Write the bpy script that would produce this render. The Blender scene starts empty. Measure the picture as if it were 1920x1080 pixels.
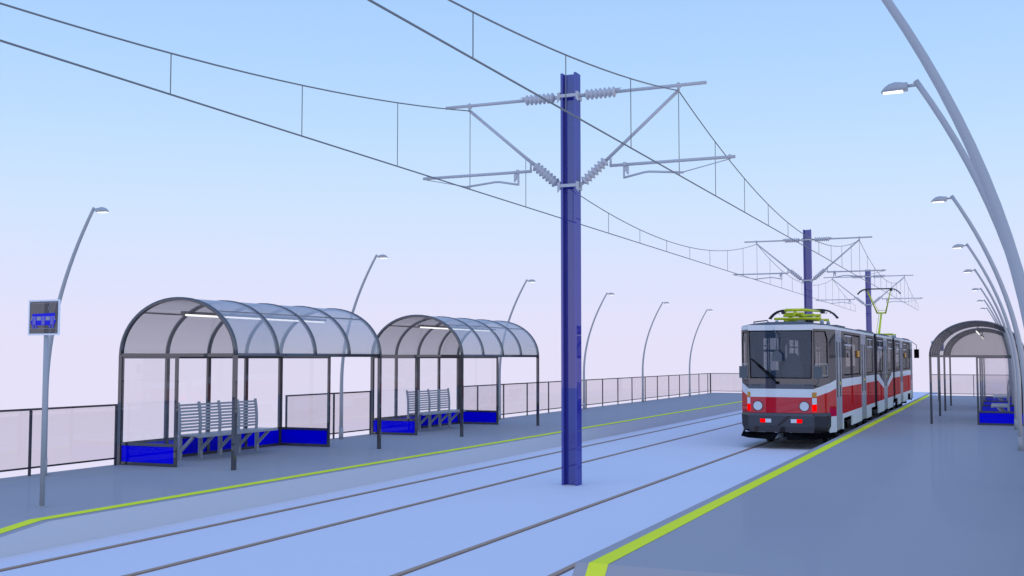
import bpy, math, random
from math import sin, cos, pi, radians, sqrt
from mathutils import Vector, Matrix

scene = bpy.context.scene
COL = scene.collection

# ------------------------------------------------------------------ materials
def new_mat(name):
    m = bpy.data.materials.new(name); m.use_nodes = True
    m.node_tree.nodes.clear()
    return m, m.node_tree.nodes, m.node_tree.links

def paint(name, col, rough=0.4, spec=0.5, metal=0.0, vary=0.0, scale=6.0, coat=0.0, bump=0.0):
    m, n, l = new_mat(name)
    o = n.new('ShaderNodeOutputMaterial'); p = n.new('ShaderNodeBsdfPrincipled')
    p.inputs['Base Color'].default_value = (*col, 1)
    p.inputs['Roughness'].default_value = rough
    p.inputs['Specular IOR Level'].default_value = spec
    p.inputs['Metallic'].default_value = metal
    p.inputs['Coat Weight'].default_value = coat
    p.inputs['Coat Roughness'].default_value = 0.02
    if vary > 0 or bump > 0:
        t = n.new('ShaderNodeTexCoord'); nz = n.new('ShaderNodeTexNoise')
        nz.inputs['Scale'].default_value = scale; nz.inputs['Detail'].default_value = 6
        l.new(t.outputs['Object'], nz.inputs['Vector'])
        if vary > 0:
            mr = n.new('ShaderNodeMapRange')
            mr.inputs['To Min'].default_value = 1 - vary; mr.inputs['To Max'].default_value = 1 + vary
            l.new(nz.outputs['Fac'], mr.inputs['Value'])
            mx = n.new('ShaderNodeVectorMath'); mx.operation = 'SCALE'
            mx.inputs[0].default_value = col
            l.new(mr.outputs['Result'], mx.inputs['Scale'])
            l.new(mx.outputs['Vector'], p.inputs['Base Color'])
        if bump > 0:
            b = n.new('ShaderNodeBump'); b.inputs['Strength'].default_value = bump
            b.inputs['Distance'].default_value = 0.01
            l.new(nz.outputs['Fac'], b.inputs['Height']); l.new(b.outputs['Normal'], p.inputs['Normal'])
    l.new(p.outputs['BSDF'], o.inputs['Surface'])
    return m

def glass(name, tint, film=(0.5, 0.5, 0.5), film_amt=0.0, refl=0.08, thick=False):
    """thin pane: tinted see-through, a little milky film, even reflection; thick panes absorb more at a slant"""
    m, n, l = new_mat(name)
    o = n.new('ShaderNodeOutputMaterial')
    tr = n.new('ShaderNodeBsdfTransparent'); tr.inputs['Color'].default_value = (*tint, 1)
    df = n.new('ShaderNodeBsdfDiffuse'); df.inputs['Color'].default_value = (*film, 1)
    gl = n.new('ShaderNodeBsdfGlossy'); gl.inputs['Roughness'].default_value = 0.0
    m1 = n.new('ShaderNodeMixShader'); m1.inputs['Fac'].default_value = film_amt
    m2 = n.new('ShaderNodeMixShader'); m2.inputs['Fac'].default_value = refl
    if thick:
        lw = n.new('ShaderNodeLayerWeight')
        c = n.new('ShaderNodeMath'); c.operation = 'SUBTRACT'; c.inputs[0].default_value = 1.14; l.new(lw.outputs['Facing'], c.inputs[1])
        iv = n.new('ShaderNodeMath'); iv.operation = 'DIVIDE'; iv.inputs[0].default_value = 1.14; l.new(c.outputs[0], iv.inputs[1])
        p = n.new('ShaderNodeMath'); p.operation = 'POWER'; p.inputs[0].default_value = 1-film_amt; l.new(iv.outputs[0], p.inputs[1])
        q = n.new('ShaderNodeMath'); q.operation = 'SUBTRACT'; q.inputs[0].default_value = 1.0; l.new(p.outputs[0], q.inputs[1])
        l.new(q.outputs[0], m1.inputs['Fac'])
    l.new(tr.outputs[0], m1.inputs[1]); l.new(df.outputs[0], m1.inputs[2])
    l.new(m1.outputs[0], m2.inputs[1]); l.new(gl.outputs[0], m2.inputs[2])
    l.new(m2.outputs[0], o.inputs['Surface'])
    return m

def lacquer(name, col, refl=0.1, rough=0.0, vary=0.0, scale=5.0):
    """matt colour under a clear even sheen"""
    m, n, l = new_mat(name)
    o = n.new('ShaderNodeOutputMaterial'); d = n.new('ShaderNodeBsdfDiffuse'); g = n.new('ShaderNodeBsdfGlossy')
    d.inputs['Color'].default_value = (*col, 1); g.inputs['Roughness'].default_value = rough
    if vary > 0:
        t = n.new('ShaderNodeTexCoord'); nz = n.new('ShaderNodeTexNoise'); nz.inputs['Scale'].default_value = scale; nz.inputs['Detail'].default_value = 6
        mr = n.new('ShaderNodeMapRange'); mr.inputs['To Min'].default_value = 1-vary; mr.inputs['To Max'].default_value = 1+vary
        v = n.new('ShaderNodeVectorMath'); v.operation = 'SCALE'; v.inputs[0].default_value = col
        l.new(t.outputs['Object'], nz.inputs['Vector']); l.new(nz.outputs['Fac'], mr.inputs['Value']); l.new(mr.outputs['Result'], v.inputs['Scale']); l.new(v.outputs['Vector'], d.inputs['Color'])
    mx = n.new('ShaderNodeMixShader'); mx.inputs['Fac'].default_value = refl
    l.new(d.outputs[0], mx.inputs[1]); l.new(g.outputs[0], mx.inputs[2]); l.new(mx.outputs[0], o.inputs['Surface'])
    return m

def lamp_mat(name, col, s):
    m, n, l = new_mat(name)
    o = n.new('ShaderNodeOutputMaterial'); e = n.new('ShaderNodeEmission')
    e.inputs['Color'].default_value = (*col, 1); e.inputs['Strength'].default_value = s
    l.new(e.outputs[0], o.inputs['Surface'])
    return m

M = {}
M['bed'] = paint('track_bed', (0.855, 0.785, 0.78), 0.75, 0.25, vary=0.02, scale=0.6)
M['platform'] = lacquer('platform_top', (0.44, 0.405, 0.392), 0.03, 0.09, 0.02, 0.8)
M['platside'] = paint('platform_side', (0.72, 0.70, 0.68), 0.6, 0.3)
M['yellow'] = lacquer('yellow_marking', (1.0, 1.0, 0.05), 0.02, 0.3, 0.02, 3)
M['rail'] = paint('rusty_rail', (0.50, 0.32, 0.21), 0.6, 0.2, vary=0.14, scale=9)
M['groove'] = paint('rail_groove', (0.27, 0.19, 0.15), 0.8, 0.1)
M['mast'] = lacquer('navy_mast', (0.045, 0.045, 0.34), 0.135)
M['galv']     = paint('galvanised', (0.56, 0.55, 0.55), 0.45, 0.4)
M['porcelain']= paint('insulator_grey', (0.60, 0.58, 0.57), 0.35, 0.45)
M['wire'] = paint('wire', (0.22, 0.22, 0.22), 0.5, 0.3)
M['pole'] = paint('pole_grey', (0.47, 0.46, 0.45), 0.4, 0.4)
M['frame'] = lacquer('shelter_frame', (0.062, 0.055, 0.054), 0.15)
M['blue'] = lacquer('blue_panel', (0.0, 0.0, 0.92), 0.02)
M['fence'] = lacquer('fence_dark', (0.06, 0.055, 0.06), 0.05)
M['bench']    = paint('bench_metal', (0.42, 0.42, 0.43), 0.35, 0.4)
M['roofglass'] = glass('roof_glass', (0.97, 0.96, 0.955), (0.64, 0.60, 0.57), 0.325, 0.07, True)
M['endglass'] = glass('end_glass', (0.80, 0.79, 0.785), (0.4, 0.4, 0.4), 0.03, 0.05)
M['wallglass'] = glass('wall_glass', (0.94, 0.93, 0.94), (0.5, 0.5, 0.5), 0.015, 0.07)
M['fenceglass'] = glass('fence_glass', (0.925, 0.905, 0.905), (0.5, 0.5, 0.5), 0.03, 0.05)
M['tube']     = lamp_mat('tube_light', (1, 1, 1), 1.6)
M['lens']     = lamp_mat('lamp_lens', (1, 1, 1), 1.6)
M['signglass'] = glass('sign_glass', (0.40, 0.39, 0.39), (0.22, 0.20, 0.20), 0.30, 0.05)
M['signwhite'] = lacquer('sign_white', (0.98, 0.97, 0.96), 0.10, 0.5)
M['signblue'] = paint('sign_blue', (0.02, 0.015, 0.72), 0.5, 0.2)
M['signpale'] = paint('sign_pale', (0.42, 0.40, 0.44), 0.5, 0.2)
M['signlilac']= paint('sign_lilac', (0.35, 0.30, 0.62), 0.5, 0.2)
# tram
M['t_white'] = lacquer('tram_white', (0.84, 0.83, 0.80), 0.09)
M['t_red'] = lacquer('tram_red', (0.66, 0.012, 0.012), 0.10)
M['t_grey'] = lacquer('tram_grey', (0.085, 0.076, 0.074), 0.12)
M['t_bumper'] = lacquer('tram_bumper', (0.035, 0.03, 0.03), 0.10)
M['t_roof'] = paint('tram_roof', (0.11, 0.105, 0.11), 0.6, 0.2)
M['t_door'] = lacquer('tram_door', (0.42, 0.41, 0.41), 0.11)
M['t_black'] = lacquer('tram_black', (0.004, 0.004, 0.005), 0.004)
M['t_bellow'] = paint('tram_bellow', (0.022, 0.022, 0.03), 0.6, 0.2)
M['t_glass'] = glass('tram_window', (0.80, 0.785, 0.78), (0.30, 0.28, 0.275), 0.14, 0.10)
M['t_screen'] = glass('tram_screen', (0.72, 0.77, 0.82), (0.14, 0.20, 0.26), 0.19, 0.04)
M['t_inner']  = paint('tram_inner', (0.50, 0.48, 0.47), 0.6, 0.3)
M['t_seat']   = paint('tram_seat', (0.16, 0.14, 0.15), 0.7, 0.2)
M['t_mirror'] = paint('mirror_casing', (0.10, 0.115, 0.125), 0.3, 0.5)
M['lime']     = paint('lime_paint', (0.72, 0.80, 0.02), 0.35, 0.4)
M['head']     = paint('pantograph_head', (0.03, 0.03, 0.035), 0.4, 0.4)
M['redlight'] = lamp_mat('red_light', (1.0, 0.0, 0.0), 1.15)
M['whitelens']= paint('white_lens', (0.80, 0.80, 0.80), 0.2, 0.5)
M['headlens'] = paint('headlight_lens', (0.72, 0.76, 0.76), 0.1, 0.6)
M['orange']   = paint('orange_lens', (0.62, 0.27, 0.015), 0.25, 0.5)
M['validator']= paint('validator_orange', (0.95, 0.42, 0.04), 0.4, 0.3)
M['button']   = paint('door_button', (0.85, 0.80, 0.02), 0.4, 0.4)
M['sky_cone'] = paint('cone_insulator', (0.45, 0.52, 0.56), 0.35, 0.4)

# ------------------------------------------------------------------ mesh builder
class MB:
    def __init__(s): s.v = []; s.f = []; s.m = []; s.sm = []; s.mats = []
    def mi(s, key):
        if key not in s.mats: s.mats.append(key)
        return s.mats.index(key)
    def add(s, vs, fs, key, smooth=False):
        b = len(s.v); s.v += [tuple(v) for v in vs]; k = s.mi(key)
        for f in fs:
            s.f.append(tuple(b + i for i in f)); s.m.append(k); s.sm.append(smooth)
        return s
    def box(s, x0, x1, y0, y1, z0, z1, key):
        x0, x1 = sorted((x0, x1)); y0, y1 = sorted((y0, y1)); z0, z1 = sorted((z0, z1))
        vs = [(x0,y0,z0),(x1,y0,z0),(x1,y1,z0),(x0,y1,z0),(x0,y0,z1),(x1,y0,z1),(x1,y1,z1),(x0,y1,z1)]
        return s.add(vs, [(0,3,2,1),(4,5,6,7),(0,1,5,4),(1,2,6,5),(2,3,7,6),(3,0,4,7)], key)
    def slab(s, quad, t, key):
        """planar polygon thickened by vector t"""
        n = len(quad); t = Vector(t)
        a = [Vector(q) for q in quad]; b = [q + t for q in a]
        fs = [tuple(range(n))[::-1], tuple(range(n, 2*n))]
        for i in range(n):
            j = (i+1) % n; fs.append((i, j, n+j, n+i))
        return s.add(a + b, fs, key)
    def bar(s, p, q, w, h, key, up=(0,0,1)):
        p = Vector(p); q = Vector(q); d = (q-p).normalized(); u = Vector(up)
        r = d.cross(u)
        if r.length < 1e-4: r = d.cross(Vector((0,1,0)))
        r.normalize(); u = r.cross(d).normalized()
        vs = []
        for c in (p, q):
            for a, b in ((-1,-1),(1,-1),(1,1),(-1,1)): vs.append(c + r*(a*w/2) + u*(b*h/2))
        return s.add(vs, [(0,3,2,1),(4,5,6,7),(0,1,5,4),(1,2,6,5),(2,3,7,6),(3,0,4,7)], key)
    def tube(s, path, rad, key, n=10, caps=True):
        P = [Vector(p) for p in path]; R = rad if isinstance(rad, (list, tuple)) else [rad]*len(P)
        vs = []; fs = []; prev = None
        for i, c in enumerate(P):
            d = (P[min(i+1, len(P)-1)] - P[max(i-1, 0)]).normalized()
            if prev is None:
                a = d.cross(Vector((0,0,1)))
                if a.length < 1e-3: a = d.cross(Vector((0,1,0)))
            else:
                a = prev - d*prev.dot(d)
            a.normalize(); prev = a; b = d.cross(a)
            for k in range(n):
                t = 2*pi*k/n; vs.append(c + (a*cos(t) + b*sin(t))*R[i])
        for i in range(len(P)-1):
            for k in range(n):
                k2 = (k+1) % n; fs.append((i*n+k, i*n+k2, (i+1)*n+k2, (i+1)*n+k))
        s.add(vs, fs, key, True)
        if caps:
            b = len(s.v)-len(vs); kk = s.mi(key)
            s.f.append(tuple(b+k for k in range(n))[::-1]); s.m.append(kk); s.sm.append(False)
            e = b+(len(P)-1)*n
            s.f.append(tuple(e+k for k in range(n))); s.m.append(kk); s.sm.append(False)
        return s
    def loft(s, rings, key, smooth=True, caps=True):
        n = len(rings[0]); vs = [v for r in rings for v in r]; fs = []
        for i in range(len(rings)-1):
            for k in range(n):
                k2 = (k+1) % n; fs.append((i*n+k, i*n+k2, (i+1)*n+k2, (i+1)*n+k))
        if caps: fs += [tuple(range(n))[::-1], tuple((len(rings)-1)*n+k for k in range(n))]
        return s.add(vs, fs, key, smooth)
    def build(s, name, parent=None, loc=(0,0,0)):
        me = bpy.data.meshes.new(name); me.from_pydata(s.v, [], s.f)
        for k in s.mats: me.materials.append(M[k])
        me.polygons.foreach_set('material_index', s.m)
        me.polygons.foreach_set('use_smooth', s.sm)
        me.update()
        import bmesh
        bm = bmesh.new(); bm.from_mesh(me); bmesh.ops.recalc_face_normals(bm, faces=bm.faces); bm.to_mesh(me); bm.free()
        o = bpy.data.objects.new(name, me); COL.objects.link(o); o.location = loc
        if parent is not None: o.parent = parent
        return o

def thing(name, label, cat, loc=(0,0,0), rz=0.0, group=None):
    o = bpy.data.objects.new(name, None); COL.objects.link(o); o.empty_display_size = 0.2
    o.location = loc; o.rotation_euler = (0, 0, rz)
    o['label'] = label; o['category'] = cat
    if group: o['group'] = group
    return o
def tag(o, label, cat, group=None):
    o['label'] = label; o['category'] = cat
    if group: o['group'] = group
    return o
KIDS = {}
def children(o): return [c for c in bpy.data.objects if c.parent == o]
def copy_tree(o, parent=None):
    c = o.copy(); COL.objects.link(c)
    if parent is not None: c.parent = parent
    for ch in children(o): copy_tree(ch, c)
    return c
def place(root, label, loc, rz=0.0):
    c = copy_tree(root); c.location = loc; c.rotation_euler = (0, 0, rz); c['label'] = label
    return c
def structure(o):
    o['kind'] = 'structure'; return o

HP = 0.31                      # platform height above the rails
CX = -6.915                    # middle between the two tracks
EL, ER = -10.165, -3.665       # platform edges
FL, FR = -14.36, 0.50          # fence lines
RT, LT = -4.94, -8.88          # track centres
Y0, Y1 = 9.88, 60.6            # platform ends

# ------------------------------------------------------------------ setting
mb = MB()
mb.box(EL-0.02, ER+0.02, 9.0, 77.0, -0.6, 0.0, 'bed')
mb.box(-40, 30, -40, 9.0, -0.6, 0.0, 'bed')
mb.box(ER+0.02, 30, 9.0, 9.54, -0.6, 0.0, 'bed')
structure(mb.build('ground'))

def platform(xa, xb, slope_near):
    """xa = track side, xb = outer side"""
    run = HP/slope_near
    sec = [(Y0-run, 0.004), (Y0, HP), (Y1, HP), (Y1+2.6, 0.004)]
    mb = MB()
    top = [[(xa, y, z), (xb, y, z)] for y, z in sec]
    for a, b in zip(top, top[1:]): mb.add([a[0], a[1], b[1], b[0]], [(0,1,2,3)], 'platform')
    for x in (xa, xb):
        pts = [(x, y, z) for y, z in sec] + [(x, sec[-1][0], -0.55), (x, sec[0][0], -0.55)]
        mb.add(pts, [tuple(range(len(pts)))], 'platside')
    mb.add([(xa, sec[0][0], -0.55), (xb, sec[0][0], -0.55), (xb, sec[-1][0], -0.55), (xa, sec[-1][0], -0.55)], [(0,1,2,3)], 'platside')
    for y in (sec[0][0], sec[-1][0]):
        mb.add([(xa, y, -0.55), (xb, y, -0.55), (xb, y, 0.004), (xa, y, 0.004)], [(0,1,2,3)], 'platside')
    structure(mb.build('platform'))
    s = 1 if xb > xa else -1
    la, lb = xa + s*0.125, xa + s*0.312
    mb = MB()
    for (ya, za), (yb, zb) in zip(sec, sec[1:]):
        mb.add([(la, ya, za+.004), (lb, ya, za+.004), (lb, yb, zb+.004), (la, yb, zb+.004)], [(0,1,2,3)], 'yellow')
    structure(mb.build('edge_line'))
platform(EL, FL-0.12, 0.125)
platform(ER, FR+0.12, 0.95)

for x, lab in ((-9.56, 'rusty rail nearest the left platform edge'), (-8.145, 'rusty rail of the left track on the mast side'),
               (-5.672, 'rusty rail of the right track running under the tram on the mast side'), (-4.215, 'rusty rail tucked against the right platform edge')):
    mb = MB()
    mb.box(x-0.034, x+0.034, -30, 76.9, -0.1, 0.012, 'rail')
    rl = mb.build('rail')
    mb = MB(); mb.box(x+0.0345, x+0.056, -30, 76.9, -0.05, 0.003, 'groove'); mb.build('groove', rl)
    tag(rl, lab, 'rail', 'tram rails set in the track bed')

# ------------------------------------------------------------------ catenary masts
Z_TOP, Z_LOW = 6.83, 5.25
def insulator(mb, p, q, r=0.095, n=7):
    p = Vector(p); q = Vector(q); path = []; rad = []
    L = (q-p).length
    for i in range(n):
        a = i/n
        for t, rr in ((0.04, .5), (0.45, 1.0), (0.55, 1.0), (0.96, .5)):
            path.append(p + (q-p)*(a + t/n)); rad.append(r*rr)
    mb.tube(path, rad, 'porcelain', 14)

def make_mast():
    root = thing('catenary_mast', '', 'mast', (CX, 18.4, 0), 0, 'navy catenary masts between the tracks')
    mb = MB(); x0, x1 = -0.135, 0.155; ya, yb = -0.115, 0.12; H = 7.23
    mb.box(x0, x0+0.04, ya, yb, -0.05, H, 'mast')
    mb.box(x1-0.04, x1, ya, yb, -0.05, H, 'mast')
    mb.box(x0+0.04, x1-0.04, yb-0.115, yb-0.085, -0.05, H-0.004, 'mast')
    mb.build('column', root)
    for z in (Z_TOP, Z_LOW-0.02):
        mb = MB()
        mb.box(x0-0.004, x1+0.004, ya-0.022, ya-0.003, z-0.035, z+0.02, 'galv')
        mb.box(x0-0.004, x1+0.004, yb+0.003, yb+0.022, z-0.035, z+0.02, 'galv')
        for s in (-1, 1):
            xe = x1+0.004 if s > 0 else x0-0.004
            mb.box(xe, xe+s*0.012, ya-0.03, yb+0.03, z-0.075, z+0.06, 'galv')
            mb.slab([(xe+s*.012, ya-.03, z+.05), (xe+s*.012, ya-.03, z-.09), (xe+s*.05, ya-.03, z-.13), (xe+s*.05, ya-.03, z+.05)], (0, 0.012, 0), 'galv')
        mb.build('clamp', root)
    for s in (-1, 1):
        xw = 1.975*s                                    # wire offset from the mast
        ct = bpy.data.objects.new('cantilever', None)
        mb = MB()
        mb.tube([(s*0.13, 0, Z_TOP), (s*0.30, 0, Z_TOP)], 0.032, 'galv')
        mb.tube([(s*0.84, 0, Z_TOP+.005), (s*2.46, 0, Z_TOP+.01)], 0.029, 'galv')
        mb.slab([(s*.80, 0, Z_TOP+.07), (s*.96, 0, Z_TOP+.07), (s*.80, 0, Z_TOP-.03)], (0, .01, 0), 'galv')
        mb.tube([(xw, 0, Z_TOP+0.055), (xw, 0, Z_TOP-0.10)], 0.022, 'galv', 8)
        mb.tube([(xw, -0.02, Z_TOP), (xw, 0.02, Z_TOP)], 0.05, 'galv', 10)
        # diagonal strut
        a = Vector((s*0.19, 0, Z_LOW-0.02)); b = Vector((s*xw*s, 0, Z_TOP-0.08))
        d = (b-a).normalized()
        mb.tube([a + d*0.60, b], 0.029, 'galv')
        mb.tube([a - d*0.06, a + d*0.1], 0.03, 'galv')
        # registration tube hanging below
        j = a + d*0.74
        zr = 5.54
        mb.tube([j + Vector((0,0,.03)), (j.x, 0, zr)], 0.02, 'galv', 8)
        mb.tube([(j.x - s*0.015, 0, zr), (s*2.93, 0, zr+.004)], 0.027, 'galv')
        mb.tube([(s*2.84, 0, zr+.045), (s*2.84, 0, zr-.035)], 0.022, 'galv', 8)
        hx = s*1.01
        mb.slab([(hx-.03*s, -.012, zr-.03), (hx+.07*s, -.012, zr-.03), (hx+.07*s, -.012, zr-.17), (hx+.045*s, -.012, zr-.17), (hx, -.012, zr-.09), (hx, -.012, zr-.24), (hx-.03*s, -.012, zr-.24)], (0, .024, 0), 'galv')
        mb.tube([(hx, 0, zr+.04), (hx, 0, zr-.03)], 0.034, 'galv', 8)
        mb.build('cantilever', root)
        can = [c for c in COL.objects if c.name.startswith('cantilever')][-1]
        bpy.data.objects.remove(ct)
        can = children(root)[-1] if children(root)[-1].name.startswith('cantilever') else can
        mb = MB(); insulator(mb, (s*0.29, 0, Z_TOP), (s*0.86, 0, Z_TOP+.005)); mb.build('insulator', can)
        mb = MB(); insulator(mb, a + d*0.08, a + d*0.63); mb.build('insulator', can)
        mb = MB()
        mb.tube([(hx-.01*s, 0, zr-.225), (s*1.36, 0, zr-.155), (s*1.45, 0, zr-.15), (s*2.05, 0, zr-.205)], 0.019, 'galv', 8)
        mb.tube([(xw, 0, zr-.2), (xw, 0, zr-.25)], 0.014, 'galv', 8)
        mb.tube([(s*2.03, 0, zr-.2), (s*2.84, 0, zr-.03)], 0.009, 'galv', 6)
        mb.build('steady_arm', can)
    return root
mast = make_mast()
mast['label'] = 'nearest navy steel mast, in the foreground, carrying wires over both tracks'
place(mast, 'navy catenary mast rising right behind the near end of the tram roof', (CX, 44.8, 0))
place(mast, 'farthest navy catenary mast, behind the raised lime pantograph', (CX, 66.6, 0))

# ------------------------------------------------------------------ overhead wires
ZC = 5.29
def messenger_z(y):
    if y <= 18.4: return 5.61 + 1.135*((y-5.2)/13.2)**2
    if y <= 44.8: return 5.61 + 1.135*((y-31.6)/13.2)**2
    if y <= 66.6: return 5.86 + 0.885*((y-55.7)/10.9)**2
    t = (y-66.6)/10.9
    return 6.745 - 1.06*t*(1.55 - 0.55*t)
def wires(x, lab):
    root = thing('overhead_wire', lab, 'wire', (x, 31.6, 0), 0, 'overhead tram wires')
    mb = MB(); mb.tube([(0, y-31.6, ZC) for y in (-8, 5, 18.4, 31.6, 44.8, 66.6, 77.5)], 0.0115, 'wire', 6)
    mb.build('contact_wire', root)
    ys = [-8 + 0.66*i for i in range(130)]
    ys = [y for y in ys if y < 77.5] + [18.4, 44.8, 66.6, 77.5]
    ys.sort()
    mb = MB(); mb.tube([(0, y-31.6, messenger_z(y)) for y in ys], 0.0105, 'wire', 6); mb.build('messenger_wire', root)
    dr = [18.4-2.70*i for i in range(0, 10)] + [18.4+2.64*i for i in range(1, 11)] + [44.8+2.725*i for i in range(1, 9)] + [66.6+2.725*i for i in range(1, 5)]
    for y in dr:
        y = min(y, 77.49)
        mb = MB(); mb.tube([(0, y-31.6, ZC), (0, y-31.6, messenger_z(y))], 0.0068, 'wire', 5, False)
        mb.build('dropper', root)
wires(LT, 'overhead contact line above the empty left track')
wires(RT, 'overhead contact line above the right track with the tram')

# ------------------------------------------------------------------ street lamps
def make_lamp():
    root = thing('street_lamp', '', 'street lamp', (0, 0, 0), 0, 'curved street lamps along the platforms')
    path = [(0, 0, -0.05), (0, 0, 0.8), (0, 0, 1.29)]; rad = [.045, .043, .041]
    for i in range(1, 17):
        z = 1.29 + (4.28-1.29)*i/16
        path.append((0.1035*(z-1.29)**2, 0, z)); rad.append(.041 - .016*i/16)
    mb = MB(); mb.tube(path, rad, 'pole', 14)
    mb.tube([(0, 0, -.02), (0, 0, 0.28)], 0.052, 'pole', 14)
    tip = Vector(path[-1])
    mb.build('pole', root)
    n0 = Vector((0.1035*(4.245-1.29)**2, 0, 4.245))
    mb = MB()
    mb.tube([n0, n0 + Vector((0.098, 0, -.004))], 0.014, 'pole', 10)
    rings = []
    hx0 = n0.x + 0.088; zb = n0.z - 0.04
    for t, w, h in ((0, .045, .078), (.04, .05, .080), (.07, .062, .086), (.12, .07, .092), (.18, .066, .078), (.22, .054, .052), (.245, .035, .026), (.255, .018, .012)):
        x = hx0 + t*.86; z0 = zb - 0.02*t; r = []
        for a, b in ((-1, 0), (-1, .45), (-.75, .82), (-.3, 1), (.3, 1), (.75, .82), (1, .45), (1, 0)):
            r.append((x, a*w*.9, z0 + b*h*.86))
        rings.append(r)
    mb.loft(rings, 'pole', True)
    hd = mb.build('lamp_head', root)
    mb = MB()
    mb.slab([(hx0+.04, -.038, zb-.001-.001), (hx0+.203, -.029, zb-.004-.001), (hx0+.203, .029, zb-.004-.001), (hx0+.04, .038, zb-.001-.001)], (0, 0, -0.010), 'lens')
    mb.build('lens', hd)
    return root
lamp = make_lamp()
lamp.location = (-14.14, 13.6, HP)
lamp['label'] = 'curved grey street lamp leaning behind the tram stop sign'
for y, lab in ((22.5, 'curved grey street lamp standing in the gap between the two left shelters'),
               (31.5, 'curved grey street lamp just past the far end of the second left shelter'),
               (39.1, 'curved grey street lamp immediately right of the nearest blue mast'),
               (46.5, 'curved grey street lamp by the left fence, next to last before its corner'),
               (54.4, 'curved grey street lamp nearest the far corner of the left fence')):
    place(lamp, lab, (-14.18, y, HP))
for x, y, lab in ((.22, 7.2, 'thickest curved grey lamp pole at the right edge, head cut off by the picture top'),
                  (.30, 10.15, 'largest fully seen lamp head on the right, highest of the right row'),
                  (.30, 17.65, 'right row curved street lamp, second highest lamp head in view'),
                  (.30, 25.27, 'right row curved street lamp, third highest lamp head in view'),
                  (.30, 32.60, 'right row curved street lamp just before the near right shelter'),
                  (.30, 41.5, 'right row curved street lamp between the two right shelters'),
                  (.30, 50.0, 'right row curved street lamp just past the far right shelter'),
                  (.30, 58.0, 'right row curved street lamp, lowest and farthest, at the platform end')):
    place(lamp, lab, (x, y, HP if y > 9.9 else 0.05+ .26), pi)

# ------------------------------------------------------------------ fences
def fence(pts, lab, post_ends=(True, True), spacing=1.903, start=None):
    (xa, ya), (xb, yb) = pts
    L = math.hypot(xb-xa, yb-ya); rz = math.atan2(yb-ya, xb-xa)
    root = thing('glass_fence', lab, 'fence', (xa, ya, HP), rz, 'glass railings along the platform edges')
    ZT, ZB = 1.06, 0.125
    ps = []
    s = start if start is not None else 0.0
    while s < L - 0.25:
        ps.append(s); s += spacing
    ps.append(L)
    if ps[0] > 0.25: ps = [0.0] + ps
    for i, p in enumerate(ps):
        mb = MB(); mb.box(p-.017, p+.017, -.017, .017, -.05 if False else 0, ZT-.018, 'fence'); mb.build('post', root)
    mb = MB(); mb.box(-.017, L+.017, -.022, .022, ZT-.016, ZT+.016, 'fence'); mb.build('top_rail', root)
    mb = MB(); mb.box(0, L, -.012, .012, ZB-.014, ZB+.014, 'fence'); mb.build('bottom_rail', root)
    for a, b in zip(ps, ps[1:]):
        mb = MB(); mb.box(a+.02, b-.02, -.004, .004, ZB+.016, ZT-.018, 'fenceglass'); mb.build('glass_panel', root)
fence(((FL, 9.7), (FL, 15.42)), 'glass railing at the left edge of the picture, behind the stop sign', start=0.01)
fence(((FL, 20.56), (FL, 24.12)), 'short glass railing between the two left shelters', start=None)
fence(((FL, 29.32), (FL, 59.4)), 'long glass railing running from the second left shelter to the far corner', start=1.0)
fence(((FL+.03, 59.4), (EL-.15, 59.4)), 'glass railing across the far end of the left platform')
fence(((FR, 10.0), (FR, 34.2)), 'glass railing along the right platform in front of the near right shelter')
fence(((FR, 39.4), (FR, 42.8)), 'short glass railing between the two right shelters')
fence(((FR, 47.9), (FR, 59.4)), 'glass railing past the far right shelter')
fence(((-3.24, 59.4), (FR-.03, 59.4)), 'glass railing across the far end of the right platform', spacing=1.93)

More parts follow.
